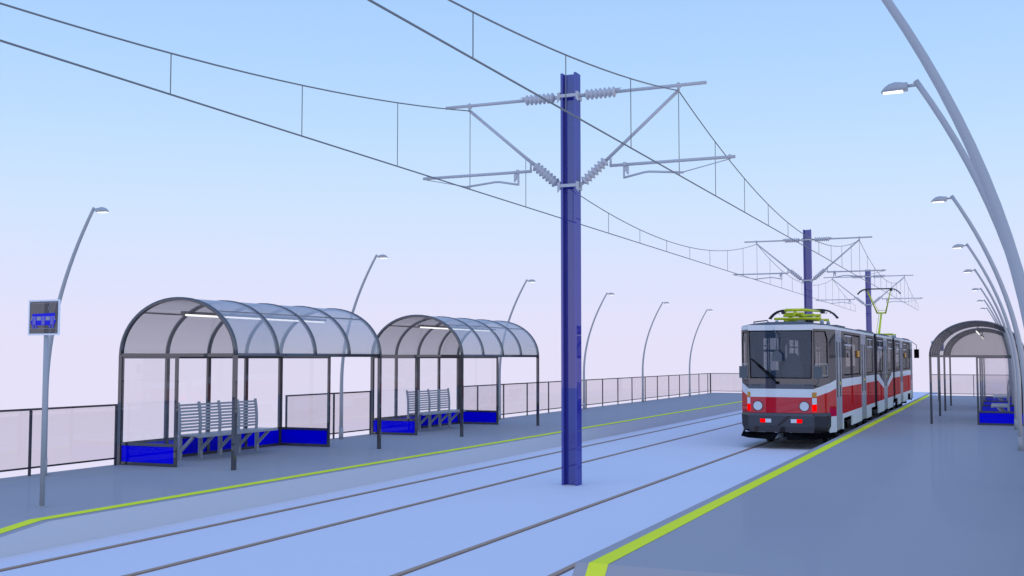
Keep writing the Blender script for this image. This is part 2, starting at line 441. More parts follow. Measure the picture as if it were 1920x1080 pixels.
# ------------------------------------------------------------------ shelters
HX, HY, ZBM = 1.275, 2.45, 1.94      # half depth, half length, beam centre above platform
def arch_pts(n, a=HX-.03, b=.985):
    return [(a*cos(pi*i/n), ZBM + b*sin(pi*i/n)) for i in range(n+1)]
def make_shelter():
    root = thing('tram_shelter', '', 'shelter', (0, 0, 0), 0, 'barrel roofed glass tram shelters')
    ar = arch_pts(28)
    for k in range(5):
        y = -HY + .04 + k*(2*HY-.08)/4
        mb = MB(); w = .032 if k in (0, 4) else .027
        outer = arch_pts(28, HX, 1.012); inner = arch_pts(28, HX-.056, .957)
        rings = [[(o[0], y-w, o[1]), (o[0], y+w, o[1]), (i[0], y+w, i[1]), (i[0], y-w, i[1])] for o, i in zip(outer, inner)]
        mb.loft(rings, 'frame', True); mb.build('arch', root)
    # longitudinal beams and end beams
    for s in (-1, 1):
        mb = MB(); mb.tube([(s*(HX-.032), -HY+.07, ZBM), (s*(HX-.032), HY-.07, ZBM)], .032, 'frame', 12); mb.build('side_beam', root)
        mb = MB(); y = s*(HY-.04); mb.box(-HX+.066, HX-.066, y-.031, y+.031, ZBM-.03, ZBM+.028, 'frame'); mb.build('end_beam', root)
    for a in (50, 130):
        x = (HX-.03)*cos(radians(a)); z = ZBM + .985*sin(radians(a))
        mb = MB(); mb.box(x-.016, x+.016, -HY+.074, HY-.074, z-.018, z+.010, 'frame'); mb.build('purlin', root)
    # posts
    for sy in (-1, 1):
        mb = MB(); y = sy*(HY-.04); mb.box(HX-.064, HX, y-.032, y+.032, 0, ZBM-.002, 'frame'); mb.build('post', root)
    for k in range(5):
        y = -HY + .04 + k*(2*HY-.08)/4
        mb = MB(); w = .036 if k in (0, 4) else .03
        mb.box(-HX, -HX+2*w, y-w, y+w, 0, ZBM-(.002 if k in (0, 4) else .031), 'frame'); mb.build('post', root)
    for sy in (-1, 1):
        mb = MB(); y = sy*(HY-.04); mb.box(-.012, .028, y-.025, y+.025, 0, ZBM-.031, 'frame'); mb.build('post', root)
    # roof glass: one bent pane per bay
    go = arch_pts(56, HX-.02, .993); gi = arch_pts(56, HX-.026, 1.012)
    for k in range(4):
        ya = -HY + .04 + k*(2*HY-.08)/4 + .028; yb = ya + (2*HY-.08)/4 - .056
        mb = MB()
        rings = [[(o[0], ya, o[1]), (o[0], yb, o[1]), (i[0], yb, i[1]), (i[0], ya, i[1])] for o, i in zip(go, gi)]
        vs = []; mb.add([(o[0], y, o[1]) for o in go for y in (ya, yb)], [(2*i, 2*i+1, 2*i+3, 2*i+2) for i in range(56)], 'roofglass', True)
        mb.build('roof_pane', root)
    # glazed arch ends
    for sy in (-1, 1):
        y = sy*(HY-.04); q = [(x, y, z) for x, z in arch_pts(28, HX-.057, .956)]
        q = [(x, y, max(z, ZBM+.029)) for x, y, z in q]
        mb = MB(); mb.add(q, [tuple(range(len(q)))], 'endglass'); mb.build('end_pane', root)
    # back wall bays
    xb = -HX+.04
    step = (2*HY-.08)/4
    for k in range(4):
        ya = -HY+.04+k*step + (.037 if k == 0 else .031); yb = -HY+.04+(k+1)*step - (.037 if k == 3 else .031)
        mb = MB()
        mb.box(xb-.02, xb+.02, ya, yb, 0, .05, 'frame'); mb.box(xb-.02, xb+.02, ya, yb, .345, .39, 'frame')
        mb.box(xb-.02, xb+.02, ya, yb, ZBM-.062, ZBM-.032, 'frame')
        for y in (ya, yb-.012): mb.box(xb-.018, xb+.018, y, y+.012,   .001, ZBM-.033, 'frame')
        fr = mb.build('wall_frame', root)
        mb = MB(); mb.box(xb-.006, xb+.006, ya, yb, .051, .344, 'blue'); mb.build('blue_panel', fr)
        mb = MB(); mb.add([(xb, ya, .391), (xb, yb, .391), (xb, yb, ZBM-.063), (xb, ya, ZBM-.063)], [(0,1,2,3)], 'wallglass'); mb.build('glass_pane', fr)
    for sy in (-1, 1):
        y = sy*(HY-.04); xa, xc = -HX+.073, -.013
        mb = MB()
        mb.box(xa, xc, y-.02, y+.02, 0, .055, 'frame'); mb.box(xa, xc, y-.02, y+.02, .345, .395, 'frame')
        mb.box(xa, xc, y-.02, y+.02, ZBM-.062, ZBM-.032, 'frame')
        for x in (xa, xc-.012): mb.box(x, x+.012, y-.018, y+.018,   .001, ZBM-.033, 'frame')
        fr = mb.build('wall_frame', root)
        mb = MB(); mb.box(xa, xc, y-.006, y+.006, .056, .344, 'blue'); mb.build('blue_panel', fr)
        mb = MB(); mb.add([(xa, y, .396), (xc, y, .396), (xc, y, ZBM-.063), (xa, y, ZBM-.063)], [(0,1,2,3)], 'wallglass'); mb.build('glass_pane', fr)
    return root
SH = [(-13.17, 17.985, 0, 'nearest left tram shelter with arched glass roof, beside the stop sign'),
      (-13.17, 26.70, 0, 'second left tram shelter with arched glass roof, nearer to the blue mast'),
      (-0.655, 36.82, pi, 'near right tram shelter seen end on, its arch facing the viewer'),
      (-0.655, 45.35, pi, 'far right tram shelter hidden behind the near right shelter')]
shelter = make_shelter()
for i, (x, y, r, lab) in enumerate(SH):
    o = shelter if i == 0 else copy_tree(shelter)
    o.location = (x, y, HP); o.rotation_euler = (0, 0, r); o['label'] = lab

def make_bench():
    root = thing('bench', '', 'bench', (0, 0, 0), 0, 'slatted metal benches inside the shelters')
    L = 1.2
    mb = MB()
    mb.box(-.02, .44, -L, L, .445, .475, 'bench'); mb.box(.42, .47, -L-.02, L+.02, .43, .478, 'bench')
    mb.build('seat', root)
    def bx(z): return -.03 - .075*((z-.5)/.55)**2 + .035*((z-.5)/.55)
    bk = MB()
    for i in range(9):
        z = .535 + i*.059
        bk.bar((bx(z), -L, z), (bx(z), L, z), .014, .037, 'bench', (-.25, 0, 1))
    b = bk.build('backrest', root)
    for k in range(5):
        y = -L + .03 + k*(2*L-.06)/4
        mb = MB()
        zs = [.46 + .6*i/6 for i in range(7)]
        for za, zb in zip(zs, zs[1:]): mb.bar((bx(za)+.012, y, za), (bx(zb)+.012, y, zb+.002), .07, .02, 'bench', (1, 0, 0))
        mb.build('upright', b)
        mb = MB()
        mb.box(-.035, .025, y-.034, y+.034, 0, .444, 'bench')
        mb.bar((.02, y, .17), (.30, y, .435), .05, .05, 'bench')
        mb.build('leg', root)
    return root
bench = make_bench()
for i, (x, y, r, lab) in enumerate(SH):
    s = 1 if r == 0 else -1
    o = bench if i == 0 else copy_tree(bench)
    o.location = (x - s*0.79, y - s*0.18, HP); o.rotation_euler = (0, 0, r)
    o['label'] = ['slatted metal bench inside the nearest left shelter', 'slatted metal bench inside the second left shelter',
                  'slatted metal bench behind the blue panel of the near right shelter', 'slatted metal bench deep inside the far right shelter'][i]

def make_strip():
    root = thing('strip_light', '', 'strip light', (0, 0, 0), 0, 'fluorescent strip lights under the shelter roofs')
    mb = MB(); mb.box(-.03, .03, -2.3, 2.25, 0.012, .06, 'frame')
    for k in range(1, 4): mb.tube([(0, -HY+.04+k*(2*HY-.08)/4, .06), (0, -HY+.04+k*(2*HY-.08)/4, .255)], .006, 'frame', 6)
    mb.build('housing', root)
    for k in range(4):
        mb = MB(); ya = -2.2 + k*1.11; mb.tube([(0, ya, -.006), (0, ya+1.07, -.006)], .017, 'tube', 8); mb.build('tube', root)
    return root
strip = make_strip()
for i, (x, y, r, lab) in enumerate(SH):
    o = strip if i == 0 else copy_tree(strip)
    o.location = (x, y, 2.96); o.rotation_euler = (0, 0, r)
    o['label'] = ['glowing strip light under the roof of the nearest left shelter', 'glowing strip light under the roof of the second left shelter',
                  'glowing strip light under the arch of the near right shelter', 'glowing strip light under the roof of the far right shelter'][i]

# ------------------------------------------------------------------ stop signs
def make_sign():
    root = thing('stop_sign', '', 'sign', (0, 0, 0), 0, 'tram stop signs on poles')
    mb = MB(); mb.tube([(0, .03, 0), (0, .03, 2.60)], .031, 'pole', 14); mb.tube([(0, .03, 0), (0, .03, .01)], .06, 'pole', 14); mb.build('pole', root)
    W, Hh = .53, .455; z0 = 2.18
    def P(px, py): return (-W/2 + (px-160)/720*W, z0 + (945-py)/810*Hh)
    mb = MB(); mb.box(-W/2+.02, W/2-.02, -.018, -.010, z0+.02, z0+Hh-.02, 'signglass'); pl = mb.build('plate', root)
    mb = MB(); t = .021
    mb.box(-W/2, W/2, -.022, -.006, z0, z0+t, 'signwhite'); mb.box(-W/2, W/2, -.022, -.006, z0+Hh-t, z0+Hh, 'signwhite')
    mb.box(-W/2, -W/2+t, -.022, -.006, z0+t, z0+Hh-t, 'signwhite'); mb.box(W/2-t, W/2, -.022, -.006, z0+t, z0+Hh-t, 'signwhite')
    mb.build('border', root)
    mb = MB()
    def poly(pts, key, d=0.0):
        for s in (1, -1):
            yb = -.018 if s > 0 else -.010
            q = [(P(*p)[0], yb - s*(.0015+d), P(*p)[1]) for p in pts]
            mb.slab(q, (0, s*.0012, 0), key)
    poly([(250, 458), (770, 440), (775, 500), (245, 505)], 'signblue')                       # roof
    poly([(215, 622), (800, 612), (765, 712), (245, 720)], 'signblue')                       # lower body
    poly([(245, 506), (775, 500), (800, 611), (215, 621)], 'signblue', .0012)                # window band
    poly([(250, 510), (262, 510), (245, 612), (222, 612)], 'signpale', .003)                 # end windows
    poly([(768, 506), (775, 506), (794, 602), (768, 602)], 'signpale', .003)
    for a, b in ((358, 455), (566, 662)): poly([(a, 518), (b, 516), (b, 606), (a, 608)], 'signpale', .003)
    for a, b in ((264, 336), (470, 548), (678, 752)):                                        # doors
        for i in range(4):
            w = (b-a)/4; poly([(a+i*w+2, 510), (a+(i+1)*w-5, 510), (a+(i+1)*w-5, 705), (a+i*w+2, 705)], 'signlilac', .003)
    for c in (281, 347, 662, 730):                                                           # wheels
        cy = 760 if c < 500 else 750
        poly([(c+24*cos(2*pi*i/14), cy+30*sin(2*pi*i/14)) for i in range(14)], 'signblue', .001)
        poly([(c+11*cos(2*pi*i/12), cy+13*sin(2*pi*i/12)) for i in range(12)], 'signpale', .003)
    poly([(195, 793), (828, 783), (828, 790), (195, 800)], 'signpale')                       # track line
    poly([(208, 222), (845, 205), (845, 211), (208, 228)], 'signpale')                       # wire line
    def seg(a, b, w=4):
        d = Vector((b[0]-a[0], b[1]-a[1])).normalized(); n = Vector((-d.y, d.x))*w
        poly([(a[0]+n.x, a[1]+n.y), (b[0]+n.x, b[1]+n.y), (b[0]-n.x, b[1]-n.y), (a[0]-n.x, a[1]-n.y)], 'signpale', .0005)
    seg((695, 215), (618, 335)); seg((618, 335), (690, 440))                                 # pantograph
    mb.build('pictogram', pl)
    return root
sign = make_sign()
sign.location = (-11.255, 10.78, HP); sign['label'] = 'tram stop sign with blue tram pictogram at the left edge of the picture'
place(sign, 'far tram stop sign on the right platform, seen through the near right shelter', (-2.58, 52.5, HP), pi)

# ------------------------------------------------------------------ the tram
TY = 41.55
tram = thing('tram', 'red and white articulated tram with lime pantographs standing at the right platform', 'tram', (RT, TY, 0))
HW = 1.165
def Yl(y): return y - TY
# plan of one nose (near end), local; mirrored for the far end
P0, P1, P2 = (.776, Yl(27.6)), (1.06, Yl(28.22)), (HW, Yl(28.65))
ZS, ZR, ZW0, ZW1, ZG, ZT = .38, .77, 1.45, 1.66, 2.90, 2.965
ZWB, ZWT = 1.74, 2.83
ZF, ZF1 = 3.005, 2.99

body = MB()
def wall_poly(side, pts, key):
    """pts (y,z) on the tram side; thin double-skinned panel"""
    x = side*HW
    body.slab([(x, Yl(y), z) for y, z in pts], (-side*.03, 0, 0), key)
def strip_(side, ya, yb, za, zb, key): wall_poly(side, [(ya, za), (yb, za), (yb, zb), (ya, zb)], key)
DOORS = [(28.66, 29.78), (34.10, 35.36), (40.92, 42.18), (47.74, 49.00), (53.32, 54.44)]
SECT = [(28.65, 37.78), (38.62, 44.48), (45.32, 54.45)]
WINS = [(30.30, 32.00), (32.10, 33.78), (35.55, 37.35), (38.85, 40.65), (42.45, 44.25), (45.75, 47.55), (49.32, 51.00), (51.10, 52.80)]
CUTS = [(30.02, 31.72), (36.72, 37.78), (38.62, 38.80), (44.30, 44.48), (45.32, 46.38), (51.38, 53.08)]
def minus(a, b, holes):
    out = []; c = a
    for h0, h1 in sorted(holes):
        if h1 <= a or h0 >= b: continue
        if h0 > c: out.append((c, h0))
        c = max(c, h1)
    if c < b: out.append((c, b))
    return out
for side in (-1, 1):
    for si, (a, b) in enumerate(SECT):
        for u, v in minus(a, b, DOORS):
            # skirt with bogie cut-outs
            strip_(side, u, v, .65, ZR, 't_white')
            for p, q in minus(u, v, CUTS): strip_(side, p, q, ZS, .65, 't_white')
            if si == 1:
                L = v < 41.5
                def seq(pts): return pts if L else [(2*41.55-y, z) for y, z in pts][::-1]
                e0, e1 = (u, v) if L else (2*41.55-v, 2*41.55-u)
                k = e0 + .35
                wall_poly(side, seq([(e0, ZR), (e1, ZR), (e1, 1.15), (k-.1, ZW0), (e0, ZW0)]), 't_red')
                wall_poly(side, seq([(e0, ZW0), (k-.1, ZW0), (e1, 1.15), (e1, 1.31), (k+.15, ZW1), (e0, ZW1)]), 't_white')
                wall_poly(side, seq([(k+.15, ZW1), (e1, 1.31), (e1, ZW1)]), 't_grey')
            else:
                strip_(side, u, v, ZR, ZW0, 't_red'); strip_(side, u, v, ZW0, ZW1, 't_white')
            strip_(side, u, v, ZW1, ZWB, 't_grey'); strip_(side, u, v, ZWT, ZG, 't_grey')
            for p, q in minus(u, v, WINS): strip_(side, p, q, ZWB, ZWT, 't_grey')
        strip_(side, a, b, ZG, ZT, 't_white')
        for d0, d1 in DOORS:
            if d0 >= a - .1 and d1 <= b + .1: strip_(side, d0, d1, 2.79, ZG, 't_door')
# panel joints: fine darker seams on the lower body
for side in (-1, 1):
    for y in (33.0, 36.6, 46.5, 50.4):
        x = side*(HW+.001)
        body.box(x-.001, x+.002, Yl(y)-.008, Yl(y)+.008, ZR+.01, ZW0-.01, 't_bumper')

def nose(sgn):
    """sgn=1 near end, -1 far end (rotated by 180 degrees)"""
    def R(x, y, z): return (sgn*x, sgn*y, z)
    def face(a, b, za0, zb0, za1, zb1, key, t=.03):
        # vertical panel between plan points a,b ; z ranges at a: za0..za1, at b: zb0..zb1
        d = Vector((b[0]-a[0], b[1]-a[1], 0)); n = Vector((d.y, -d.x, 0)).normalized()
        if n.y > 0 and abs(n.y) > abs(n.x): n = -n
        if abs(n.x) > abs(n.y) and n.x*a[0] < 0: n = -n
        n = -n*t
        q = [Vector((a[0], a[1], za0)), Vector((b[0], b[1], zb0)), Vector((b[0], b[1], zb1)), Vector((a[0], a[1], za1))]
        q2 = [R(*v) for v in q]; nn = R(*n)
        body.slab(q2, nn, key)
    zc = .5
    for s in (-1, 1):
        a = (s*P0[0], P0[1]); b = (s*P1[0], P1[1]); c = (s*P2[0], P2[1])
        f = .6                                       # share of the rise reached at P1
        w0b, w1b = 1.25 + .2*f, 1.45 + .21*f
        face(a, b, .87, .87, 1.25, w0b, 't_red'); face(a, b, 1.25, w0b, 1.45, w1b, 't_white')
        face(b, c, ZR, ZR, w0b, ZW0, 't_red'); face(b, c, w0b, ZW0, w1b, ZW1, 't_white')
        face(b, c, ZS, ZS, ZR, ZR, 't_white')
        face(b, c, w1b, ZW1, ZG, ZG, 't_grey')
        face(a, b, 1.45, w1b, 1.72, 1.72, 't_grey'); face(a, b, 2.85, 2.85, ZG, ZG, 't_grey')
        face(a, b, ZG, ZG, ZF, ZF1, 't_white'); face(b, c, ZG, ZG, ZF1, ZT, 't_white')
        # cheek window end pillars
        d = Vector((b[0]-a[0], b[1]-a[1])); a2 = (a[0]+d.x*.06, a[1]+d.y*.06); b2 = (a[0]+d.x*.93, a[1]+d.y*.93)
        face(a, a2, 1.72, 1.72, 2.85, 2.85, 't_grey'); face(b2, b, 1.72, 1.72, 2.85, 2.85, 't_grey')
    a = (-P0[0], P0[1]); b = P0
    face(a, b, .87, .87, 1.25, 1.25, 't_red'); face(a, b, 1.25, 1.25, 1.45, 1.45, 't_white')
    face(a, b, 1.45, 1.45, 1.70, 1.70, 't_grey'); face(a, b, 2.87, 2.87, ZG, ZG, 't_white'); face(a, b, ZG, ZG, ZF, ZF, 't_white')
    # windscreen posts (screen narrows downwards)
    for s in (-1, 1):
        q = [(s*P0[0], P0[1], 1.70), (s*P0[0], P0[1], 2.87), (s*.766, P0[1], 2.87), (s*.735, P0[1], 1.70)]
        body.slab([R(*v) for v in q], R(0, .03, 0), 't_grey')
nose(1); nose(-1)
# roof: crown lofted over the plan outline
plan = [(-P0[0], P0[1]), P0, P1, P2, (HW, -P2[1]), (P1[0], -P1[1]), (P0[0], -P0[1]), (-P0[0], -P0[1]), (-P1[0], -P1[1]), (-HW, -P2[1]), (-HW, P2[1]), (-P1[0], P1[1])]
def ring(k, dy, z, lift=0.0):
    ext = {round(P0[0], 3): ZF-ZT, round(P1[0], 3): ZF1-ZT}
    return [(x*k, y - (dy if y > 0 else -dy), z + lift*ext.get(round(abs(x), 3), 0)) for x, y in plan]
body.loft([ring(1.0, 0, ZT+.001, 1), ring(.99, .012, ZT+.012, 1), ring(.82, .15, 3.04, .25), ring(.5, .4, 3.085), ring(.2, .7, 3.10)], 't_roof', False)
body.box(-HW+.05, HW-.05, Yl(28.75), Yl(54.35), .80, .86, 't_roof')      # floor
body.box(-.72, .72, Yl(27.75), Yl(28.75), .86, .90, 't_roof')
# fixed saloon ceiling lining
body.box(-HW+.08, HW-.08, Yl(28.8), Yl(54.3), 2.84, 2.86, 't_inner')
# underframe
body.box(-.85, .85, Yl(28.4), Yl(54.7), .42, .60, 't_black')
# roof boxes
for y0, y1 in ((33.6, 35.6), (39.3, 43.8), (47.2, 49.2)):
    body.box(-.55, .55, Yl(y0), Yl(y1), 3.08, 3.16, 't_roof')
body_o = body.build('body', tram)

# bellows
for a, b in ((37.78, 38.62), (44.48, 45.32)):
    mb = MB(); n = 9
    rings = []
    for i in range(n*2+1):
        y = Yl(a + (b-a)*i/(n*2)); k = 0.0 if i % 2 == 0 else .035
        X = HW - .02 - k; zt = 2.955 - k; zb = .62
        rings.append([(-X, y, zb), (X, y, zb), (X, y, zt-.08), (X-.12, y, zt), (-X+.12, y, zt), (-X, y, zt-.08)])
    mb.loft(rings, 't_bellow', False, False); mb.build('bellows', tram)
# bumpers, front fenders, couplers
def RR(sgn, x, y, z): return (sgn*x, sgn*y, z)
for sgn in (1, -1):
    mb = MB()
    o = .02
    pl = [(-1.075, Yl(28.42)), (-P1[0]-o, P1[1]), (-P0[0]-o*.5, P0[1]-o), (P0[0]+o*.5, P0[1]-o), (P1[0]+o, P1[1]), (1.075, Yl(28.42))]
    def bring(z, k, dy): return [RR(sgn, x*k, y+dy, z) for x, y in pl] + [RR(sgn, .6, Yl(28.45), z), RR(sgn, -.6, Yl(28.45), z)]
    mb.loft([bring(.40, .965, .06), bring(.54, 1.0, .0), bring(.555, 1.0, .0), bring(.80, 1.005, -.012), bring(.868, .985, .03)], 't_bumper', False)
    bp = mb.build('bumper', tram)
    for s in (-1, 1):
        for (xa, xb, key, nm) in ((.375, .50, 'redlight', 'fog_light'), (.235, .37, 'whitelens', 'reverse_light')):
            c = .02
            mb = MB(); x0, x1 = s*xa+c*0, s*xb
            y0 = P0[1]-o-.012
            q = [RR(sgn, min(x0,x1), y0-.012, .635), RR(sgn, max(x0,x1), y0-.012, .635), RR(sgn, max(x0,x1), y0-.012, .725), RR(sgn, min(x0,x1), y0-.012, .725)]
            mb.slab(q, RR(sgn, 0, .03, 0), key); mb.build(nm, bp)
    mb = MB()
    for s in (-1, 1):
        q = [(s*.06, Yl(27.62), .39), (s*.94, Yl(27.75), .395), (s*1.06, Yl(27.95), .27), (s*.78, Yl(27.55), .255), (s*.16, Yl(27.5), .225)]
        mb.slab([RR(sgn, *v) for v in q], RR(sgn, 0, .03, 0), 't_black')
        q = [(s*.94, Yl(27.75), .395), (s*1.08, Yl(28.4), .40), (s*1.10, Yl(28.4), .27), (s*1.06, Yl(27.95), .27)]
        mb.slab([RR(sgn, *v) for v in q], RR(sgn, -s*.03, 0, 0), 't_black')
    mb.build('life_guard', tram)
    mb = MB(); mb.bar(RR(sgn, 0, Yl(27.5), .33), RR(sgn, 0, Yl(28.4), .40), .12, .10, 't_bumper'); mb.tube([RR(sgn, 0, Yl(27.42), .31), RR(sgn, 0, Yl(27.52), .31)], .05, 't_bumper', 12); mb.build('coupler', tram)
    # windscreen with gasket
    yb = P0[1]
    sc = [(-.766, 2.868), (.766, 2.868), (.735, 1.702), (-.735, 1.702)]
    mb = MB(); mb.slab([RR(sgn, x*.985, yb+.012, z) for x, z in sc], RR(sgn, 0, .004, 0), 't_screen'); ws = mb.build('windscreen', tram)
    mb = MB(); g = .022
    sc2 = [(-.766+g, 2.868-g), (.766-g, 2.868-g), (.735-g, 1.702+g), (-.735+g, 1.702+g)]
    for i in range(4):
        j = (i+1) % 4
        mb.slab([RR(sgn, sc[i][0], yb-.004, sc[i][1]), RR(sgn, sc[j][0], yb-.004, sc[j][1]), RR(sgn, sc2[j][0], yb-.004, sc2[j][1]), RR(sgn, sc2[i][0], yb-.004, sc2[i][1])], RR(sgn, 0, .012, 0), 't_black')
    mb.build('gasket', ws)
    # cheek windows
    for s in (-1, 1):
        a = Vector((s*P0[0], P0[1], 0)); b = Vector((s*P1[0], P1[1], 0)); d = b-a
        n = Vector((d.y, -d.x, 0)).normalized();  n = n if n.x*s > 0 else -n
        def C(t, z, off=0.0):
            v = a + d*t + n*off; return RR(sgn, v.x, v.y, z)
        mb = MB()
        mb.slab([C(.06, 1.72, -.012), C(.93, 1.72, -.012), C(.93, 2.85, -.012), C(.06, 2.85, -.012)], RR(sgn, *(n*.003)), 't_glass')
        cw = mb.build('cab_window', tram)
        mb = MB()
        fr = [(.06, 1.72), (.93, 1.72), (.93, 2.66), (.80, 2.85), (.06, 2.85)]
        cx = .49; cz = 2.28
        inn = [(x + (.03 if x < cx else -.035), z + (.018 if z < cz else -.018)) for x, z in fr]
        for i in range(5):
            j = (i+1) % 5
            mb.slab([C(*fr[i], .004), C(*fr[j], .004), C(*inn[j], .004), C(*inn[i], .004)], RR(sgn, *(-n*.012)), 't_black')
        mb.slab([C(.80, 2.85, .002), C(.93, 2.66, .002), C(.93, 2.85, .002)], RR(sgn, *(-n*.012)), 't_grey')
        mb.build('gasket', cw)
        mb = MB()
        fr = [(.10, 1.755), (.89, 1.755), (.89, 2.06), (.10, 2.06)]; inn = [(.125, 1.768), (.865, 1.768), (.865, 2.046), (.125, 2.046)]
        for i in range(4):
            j = (i+1) % 4
            mb.slab([C(*fr[i], .006), C(*fr[j], .006), C(*inn[j], .006), C(*inn[i], .006)], RR(sgn, *(-n*.01)), 'galv')
        mb.build('hopper_frame', cw)
        # lights stacked at the corner
        for z0, z1, key, nm in ((1.25, 1.37, 'orange', 'indicator'), (1.085, 1.235, 'whitelens', 'side_light'), (.92, 1.075, 'redlight', 'tail_light')):
            mb = MB()
            xa = s*(P0[0]-.035); y0 = P0[1]
            q = [RR(sgn, xa, y0-.012, z0), (C(.0, z0, .016)), (C(.16, z0, .014)), RR(sgn, xa, y0+.05, z0)]
            up = (0, 0, z1-z0)
            mb.slab(q, up, key); mb.build(nm, tram)
        # headlight
        cxh = s*.555
        mb = MB(); mb.tube([RR(sgn, cxh, P0[1]-.022, 1.035), RR(sgn, cxh, P0[1]+.02, 1.035)], .108, 'headlens', 24); hl = mb.build('headlight', tram)
        mb = MB(); rg = []
        for r, y in ((.108, -.024), (.122, -.018), (.122, 0.0), (.109, .002)):
            rg.append([RR(sgn, cxh + r*cos(2*pi*i/24), P0[1]+y, 1.035 + r*sin(2*pi*i/24)) for i in range(24)])
        mb.loft(rg, 't_bumper', True, False); mb.build('bezel', hl)
        # box mirror on the cheek
        mx = -1.045 if s < 0 else .80
        mb = MB()
        x0 = s*.835; y0 = P0[1]+.02
        if s < 0: xs = (-.985, -.80)
        else: xs = (.80, 1.0)
        q = [RR(sgn, xs[0], Yl(27.50), 1.71), RR(sgn, xs[1], Yl(27.50), 1.71), RR(sgn, xs[1], Yl(27.50), 2.0), RR(sgn, xs[0], Yl(27.50), 2.0)]
        mb.slab(q, RR(sgn, 0, .05, 0), 't_mirror')
        mb.tube([RR(sgn, sum(xs)/2, Yl(27.53), 1.72), RR(sgn, sum(xs)/2, Yl(27.53), 1.60), RR(sgn, s*.80, Yl(27.68), 1.52)], .012, 't_mirror', 8)
        mb.build('side_mirror', tram)
    # roof hung mirror
    mb = MB()
    if sgn > 0:
        pth = [(-.76, Yl(28.3), 3.02), (-.76, Yl(28.25), 3.10), (-.40, Yl(28.1), 3.13), (-.05, Yl(27.42), 2.78), (-.05, Yl(27.40), 2.38)]
        mb.tube([RR(sgn, *p) for p in pth], .016, 't_mirror', 8)
        q = [(-.05, Yl(27.4), 2.40), (.07, Yl(27.4), 2.29), (.07, Yl(27.4), 2.12), (-.17, Yl(27.4), 2.12), (-.17, Yl(27.4), 2.29)]
        mb.slab([RR(sgn, *p) for p in q], RR(sgn, 0, .02, 0), 't_mirror')
    else:
        pth = [(-.55, Yl(28.3), 3.05), (-.75, Yl(28.2), 3.10), (-.95, Yl(28.0), 3.06), (-1.29, Yl(27.6), 2.80), (-1.29, Yl(27.6), 2.60)]
        mb.tube([RR(sgn, *p) for p in pth], .016, 't_mirror', 8)
        q = [(-1.40, Yl(27.6), 2.60), (-1.18, Yl(27.6), 2.60), (-1.18, Yl(27.6), 2.19), (-1.40, Yl(27.6), 2.19)]
        mb.slab([RR(sgn, *p) for p in q], RR(sgn, 0, .05, 0), 't_black')
    mb.build('mirror_arm', tram)
    # wiper
    mb = MB()
    mb.bar(RR(sgn, -.70, P0[1]-.02, 2.17), RR(sgn, -.16, P0[1]-.03, 1.74), .012, .03, 't_black'); mb.bar(RR(sgn, -.55, P0[1]-.03, 2.02), RR(sgn, -.08, P0[1]-.035, 1.60), .012, .022, 't_black')
    mb.box(*( (sgn*-.12, sgn*-.03) if sgn > 0 else (.03, .12)), sgn*(P0[1]-.03), sgn*(P0[1]-.001), 1.565, 1.63, 't_black')
    mb.build('wiper', tram)
    # grab handles under the screen and the inspection seam
    mb = MB()
    for xx in (-.60, .66):
        mb.tube([RR(sgn, xx-.07, P0[1]-.002, 1.53), RR(sgn, xx-.07, P0[1]-.04, 1.55), RR(sgn, xx+.07, P0[1]-.04, 1.55), RR(sgn, xx+.07, P0[1]-.002, 1.53)], .009, 't_mirror', 6)
    mb.build('grab_handle', tram)
# side windows
for side in (-1, 1):
    for k, (a, b) in enumerate(WINS):
        x = side*(HW-.014)
        mb = MB(); mb.slab([(x, Yl(a), ZWB), (x, Yl(b), ZWB), (x, Yl(b), ZWT), (x, Yl(a), ZWT)], (-side*.004, 0, 0), 't_glass')
        w = mb.build('window', tram)
        mb = MB(); xo = side*(HW+.003); xi = side*(HW-.012)
        mb.box(xo, xi, Yl(a)+.02, Yl(b)-.02, ZWT-.03, ZWT-.001, 't_black'); mb.box(xo, xi, Yl(a)+.02, Yl(b)-.02, ZWB+.001, ZWB+.022, 't_black')
        if k % 2 == 0 or k in (3, 5):
            mb.box(xo, xi, Yl(a)+.15, Yl(b)-.12, 2.52, 2.56, 'galv'); mb.box(xo, xi, Yl((a+b)/2)-.012, Yl((a+b)/2)+.012, 2.561, ZWT-.031, 'galv')
            mb.box(xo, xi, Yl(a)+.15, Yl(b)-.12, ZWT-.07, ZWT-.031, 'galv')
        mb.build('window_frame', w)
# doors
for side in (-1, 1):
    for d0, d1 in DOORS:
        mb = MB(); m = (d0+d1)/2
        x = side*(HW-.002)
        mb.slab([(side*(HW-.02), Yl(d0), .36), (side*(HW-.02), Yl(d1), .36), (side*(HW-.02), Yl(d1), .40), (side*(HW-.02), Yl(d0), .40)], (-side*.2, 0, 0), 't_black')
        dr = mb.build('door', tram)
        for a, b in ((d0+.015, m-.008), (m+.008, d1-.015)):
            mb = MB(); fa, fb = a+.14, b-.14
            def pan(ya, yb, za, zb, key='t_door'):
                mb.slab([(x, Yl(ya), za), (x, Yl(yb), za), (x, Yl(yb), zb), (x, Yl(ya), zb)], (-side*.025, 0, 0), key)
            pan(a, b, .405, 1.22); pan(a, b, 2.60, 2.785); pan(a, fa, 1.22, 2.60); pan(fb, b, 1.22, 2.60)
            lf = mb.build('door_leaf', dr)
            mb = MB(); xg = side*(HW-.014)
            mb.slab([(xg, Yl(fa), 1.221), (xg, Yl(fb), 1.221), (xg, Yl(fb), 2.599), (xg, Yl(fa), 2.599)], (-side*.004, 0, 0), 't_glass'); mb.build('door_glass', dr)
        mb = MB(); mb.box(side*(HW+.012), side*(HW-.001), Yl(m)-.05+.15, Yl(m)+.05+.15, 1.52, 1.60, 'button'); mb.build('door_button', dr)
